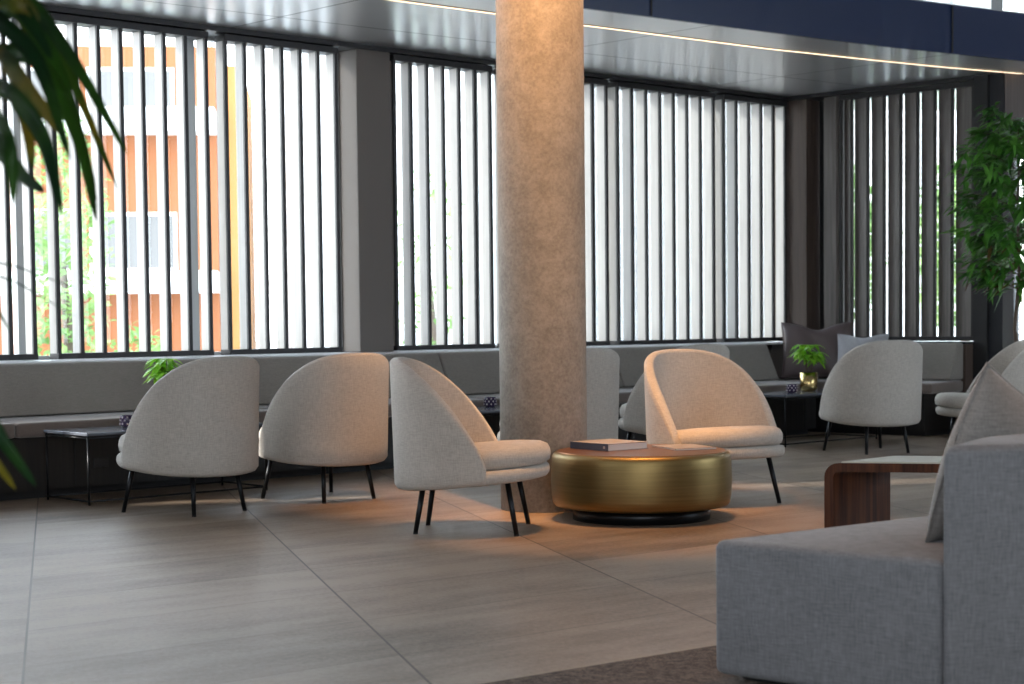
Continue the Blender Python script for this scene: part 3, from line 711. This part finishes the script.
# nodes of each leaf in metres from the foot of the palm, half width, colour
LV = [
    ( [(0.21, 0.042, 1.542), (0.264, 0.185, 1.544), (0.29, 0.327, 1.435), (0.317, 0.47, 1.241)] , 0.0152 , 'palm'),
    ( [(0.271, -0.1, 1.564), (0.312, 0.042, 1.541), (0.356, 0.185, 1.451), (0.41, 0.327, 1.314)] , 0.0103 , 'palm'),
    ( [(0.225, 0.042, 1.466), (0.28, 0.185, 1.466), (0.313, 0.327, 1.361), (0.316, 0.47, 1.199)] , 0.0125 , 'palm'),
    ( [(0.252, -0.1, 1.46), (0.259, 0.042, 1.449), (0.269, 0.185, 1.408), (0.299, 0.327, 1.343)] , 0.0145 , 'palm_y'),
    ( [(0.204, 0.185, 1.629), (0.225, 0.327, 1.556), (0.248, 0.47, 1.531), (0.295, 0.755, 1.282)] , 0.0103 , 'palm_y'),
    ( [(0.294, -0.243, 1.376), (0.311, -0.1, 1.372), (0.327, 0.042, 1.314), (0.321, 0.185, 1.195)] , 0.013 , 'palm'),
    ( [(0.278, -0.243, 1.346), (0.288, -0.1, 1.292), (0.288, 0.042, 1.255), (0.307, 0.128, 1.232)] , 0.0122 , 'palm'),
    ( [(0.297, -0.243, 1.498), (0.299, -0.1, 1.52), (0.322, -0.043, 1.525), (0.328, 0.042, 1.515)] , 0.0138 , 'palm_y'),
    ( [(0.322, -0.385, 1.342), (0.32, -0.243, 1.33), (0.309, -0.1, 1.291), (0.316, -0.1, 1.195)] , 0.0116 , 'palm'),
    ( [(0.264, -0.243, 1.407), (0.286, -0.1, 1.388), (0.294, 0.042, 1.365), (0.31, 0.042, 1.263)] , 0.0122 , 'palm_y'),
    ( [(0.245, -0.1, 1.508), (0.293, -0.043, 1.488), (0.326, 0.042, 1.432), (0.352, 0.128, 1.287)] , 0.0116 , 'palm'),
    ( [(0.254, -0.1, 1.54), (0.299, -0.043, 1.534), (0.326, -0.014, 1.503), (0.347, 0.042, 1.448)] , 0.0108 , 'palm'),
    ( [(0.197, -0.1, 1.204), (0.215, -0.1, 0.993), (0.286, -0.157, 0.849), (0.341, -0.1, 0.736)] , 0.0106 , 'palm'),
    ( [(0.18, -0.1, 1.188), (0.191, -0.1, 0.977), (0.261, -0.157, 0.833), (0.308, -0.1, 0.731)] , 0.009 , 'palm_y'),
    ( [(0.123, 0.185, 1.26), (0.129, 0.242, 1.137), (0.152, 0.299, 1.056), (0.192, 0.299, 0.988)] , 0.0055 , 'palm'),
    ( [(0.106, 0.185, 1.295), (0.139, 0.299, 1.14), (0.196, 0.356, 1.108), (0.287, 0.413, 1.07)] , 0.0019 , 'palm'),
    ( [(0.106, 0.185, 1.277), (0.138, 0.299, 1.118), (0.195, 0.356, 1.077), (0.289, 0.413, 1.013)] , 0.0019 , 'palm'),
]
crown = Vector((.01, .02, 1.53))
for path, w, mt in LV: strap([crown] + path, w * (1.45 if w > .006 else 1.0), MT[mt])

# ---------------------------------------------------------------- leafy indoor tree at the right edge
fx, fy = 4.06, 13.93
ft = thing('indoor_tree', 'leafy indoor tree with dark green leaves at the right edge', 'plant', (fx, fy, 0))
obj('planter', lathe([(.17, 0), (.19, .01), (.21, .42), (.20, .43), (.185, .40), (.02, .39)], 40), MT['pot_dark'], ft, True)
g = random.Random(21)
tips = []; tb_ = newbm()
merge(tb_, tube([(0, 0, .39), (-.05, .02, .9), (-.02, 0, 1.3), (-.04, 0, 1.85), (-.02, 0, 2.4)], [.018, .015, .013, .01, .006], 8))
for k in range(34):
    z = 1.16 + 1.30 * k / 33; a = k * 2.39996; ln = .40 + .20 * g.random()
    if z > 2.2: ln *= .7
    if z < 1.3: ln *= .7
    d = Vector((math.cos(a), math.sin(a), .35)); st_ = Vector((-.03, 0, z))
    e_ = st_ + d * ln; mid = st_ + d * ln * .5 + Vector((0, 0, .03)); merge(tb_, tube([st_, mid, e_], [.005, .004, .002], 5)); tips.append((st_, mid, e_, d))
obj('trunk', tb_, MT['bark'], ft, True)
bm = newbm()
for st_, mid, e_, d in tips:
    for j in range(85):
        s = .15 + .9 * g.random(); p = st_.lerp(e_, s) + Vector((g.uniform(-.05, .05), g.uniform(-.05, .05), g.uniform(-.06, .05)))
        dd = Vector((d.x + g.uniform(-1, 1), d.y + g.uniform(-1, 1), g.uniform(-.7, .4)))
        leaf(bm, p, dd, (g.uniform(-.4, .4), g.uniform(-.4, .4), 1), .10 + .06 * g.random(), .018 + .008 * g.random(), .25, 3, .2, 1 if (g.random() < .1 and p.z < 1.6) else 0)
obj('foliage', bm, [MT['ficus'], MT['ficus_b']], ft, True)

# ---------------------------------------------------------------- outside
struct('ground_outside', prism([(-60, 3), (-5.3, 3), (-5.3, 8.9), (-5.0, 9.55), wpt(7.5, -.35)[:2], (8.4, 17.7), (60, 17.7), (60, 100), (-60, 100)], -.2, -.05), MT['paving'])
ob = thing('building', 'orange rendered building with white balcony bands beyond the left screens', 'building', (-5.2, 24.5, 0), rad(6))
obj('wall', bx(-3.2, 1.12, 0, 4, 0, 4.85), MT['orange'], ob)
obj('ochre_wall', bx(1.16, 1.46, .1, 4, 0, 4.6), MT['yellow'], ob)
for i, (z0, z1) in enumerate([(3.62, 3.95), (1.42, 1.72)]):
    bm = newbm(); box(bm, -3.2, 1.12, -.55, 0.0, z0, z1, bev=.01); obj('balcony', bm, MT['white'], ob)
for (x0, x1, z0, z1) in [(-3.0, -2.0, 1.75, 2.5), (-1.5, -.8, 1.75, 2.55), (-.6, .5, 1.75, 2.5), (-3.0, -1.9, 3.95, 4.5), (-1.7, -.8, 3.95, 4.5), (-.6, .5, 3.95, 4.5)]:
    fr = newbm(); box(fr, x0 - .05, x1 + .05, -.03, .0, z0, z1 + .05); w_ = obj('window', fr, MT['white'], ob)
    obj('pane', bx(x0, x1, -.04, -.031, z0 + .03, z1), MT['greywin'], w_)
wb_ = thing('building', 'white building with thin vertical ribs beyond the middle screens', 'building', (-3.9, 27.2, 0), rad(3))
obj('wall', bx(.3, 11.5, 0, 4, 0, 7.0), MT['white'], wb_)
rb = newbm()
for k in range(24): box(rb, .5 + k * .45, .54 + k * .45, -.08, 0, 0, 7.0)
obj('rib', rb, MT['mullion'], wb_)
def shrub(name, label, x, y, z, rx, ry, rz_, n, ls, seed, trunk=True, group='garden trees and shrubs beyond the glazing'):
    g = random.Random(seed); r = thing(name, label, 'tree' if trunk else 'shrub', (x, y, -.05), 0, group)
    bm = newbm()
    for k in range(n):
        while True:
            a = Vector((g.uniform(-1, 1), g.uniform(-1, 1), g.uniform(-1, 1)))
            if .35 < a.length < 1: break
        p = Vector((a.x * rx, a.y * ry, z + a.z * rz_))
        if p.z < .02: continue
        leaf(bm, p, (g.uniform(-1, 1), g.uniform(-1, 1), g.uniform(-.6, .6)), (g.uniform(-1, 1), g.uniform(-1, 1), 1), ls * (0.7 + .6 * g.random()), ls * .28, .2, 2, .2)
    obj('foliage', bm, MT['hedge'], r, True)
    if trunk: obj('trunk', tube([(0, 0, 0), (.05, 0, z * .5), (0, 0, z)], [.07, .06, .04], 8), MT['bark'], r, True)
    else: obj('stem', tube([(0, 0, 0), (.02, 0, z)], [.03, .02], 6), MT['bark'], r, True)
shrub('garden_tree', 'pale green tree beyond the far left screen', -5.0, 19.6, 1.75, .55, .6, 1.75, 1500, .13, 1)
shrub('garden_shrub', 'low green shrub in front of the orange building', -4.05, 19.0, .55, .35, .4, .5, 350, .12, 2, False)
shrub('garden_tree', 'slim green tree beyond the screen next to the pilaster', -1.0, 21.3, 1.6, .55, .5, 1.6, 420, .12, 3)
for i, (x, y, lb) in enumerate([(4.35, 23.6, 'garden tree beyond the slits nearest the corner'), (5.85, 22.7, 'garden tree beyond the right half of the brown screen')]):
    shrub('garden_tree', lb, x, y, 2.0, .70, .6, 1.15, 1900, .15, 10 + i)
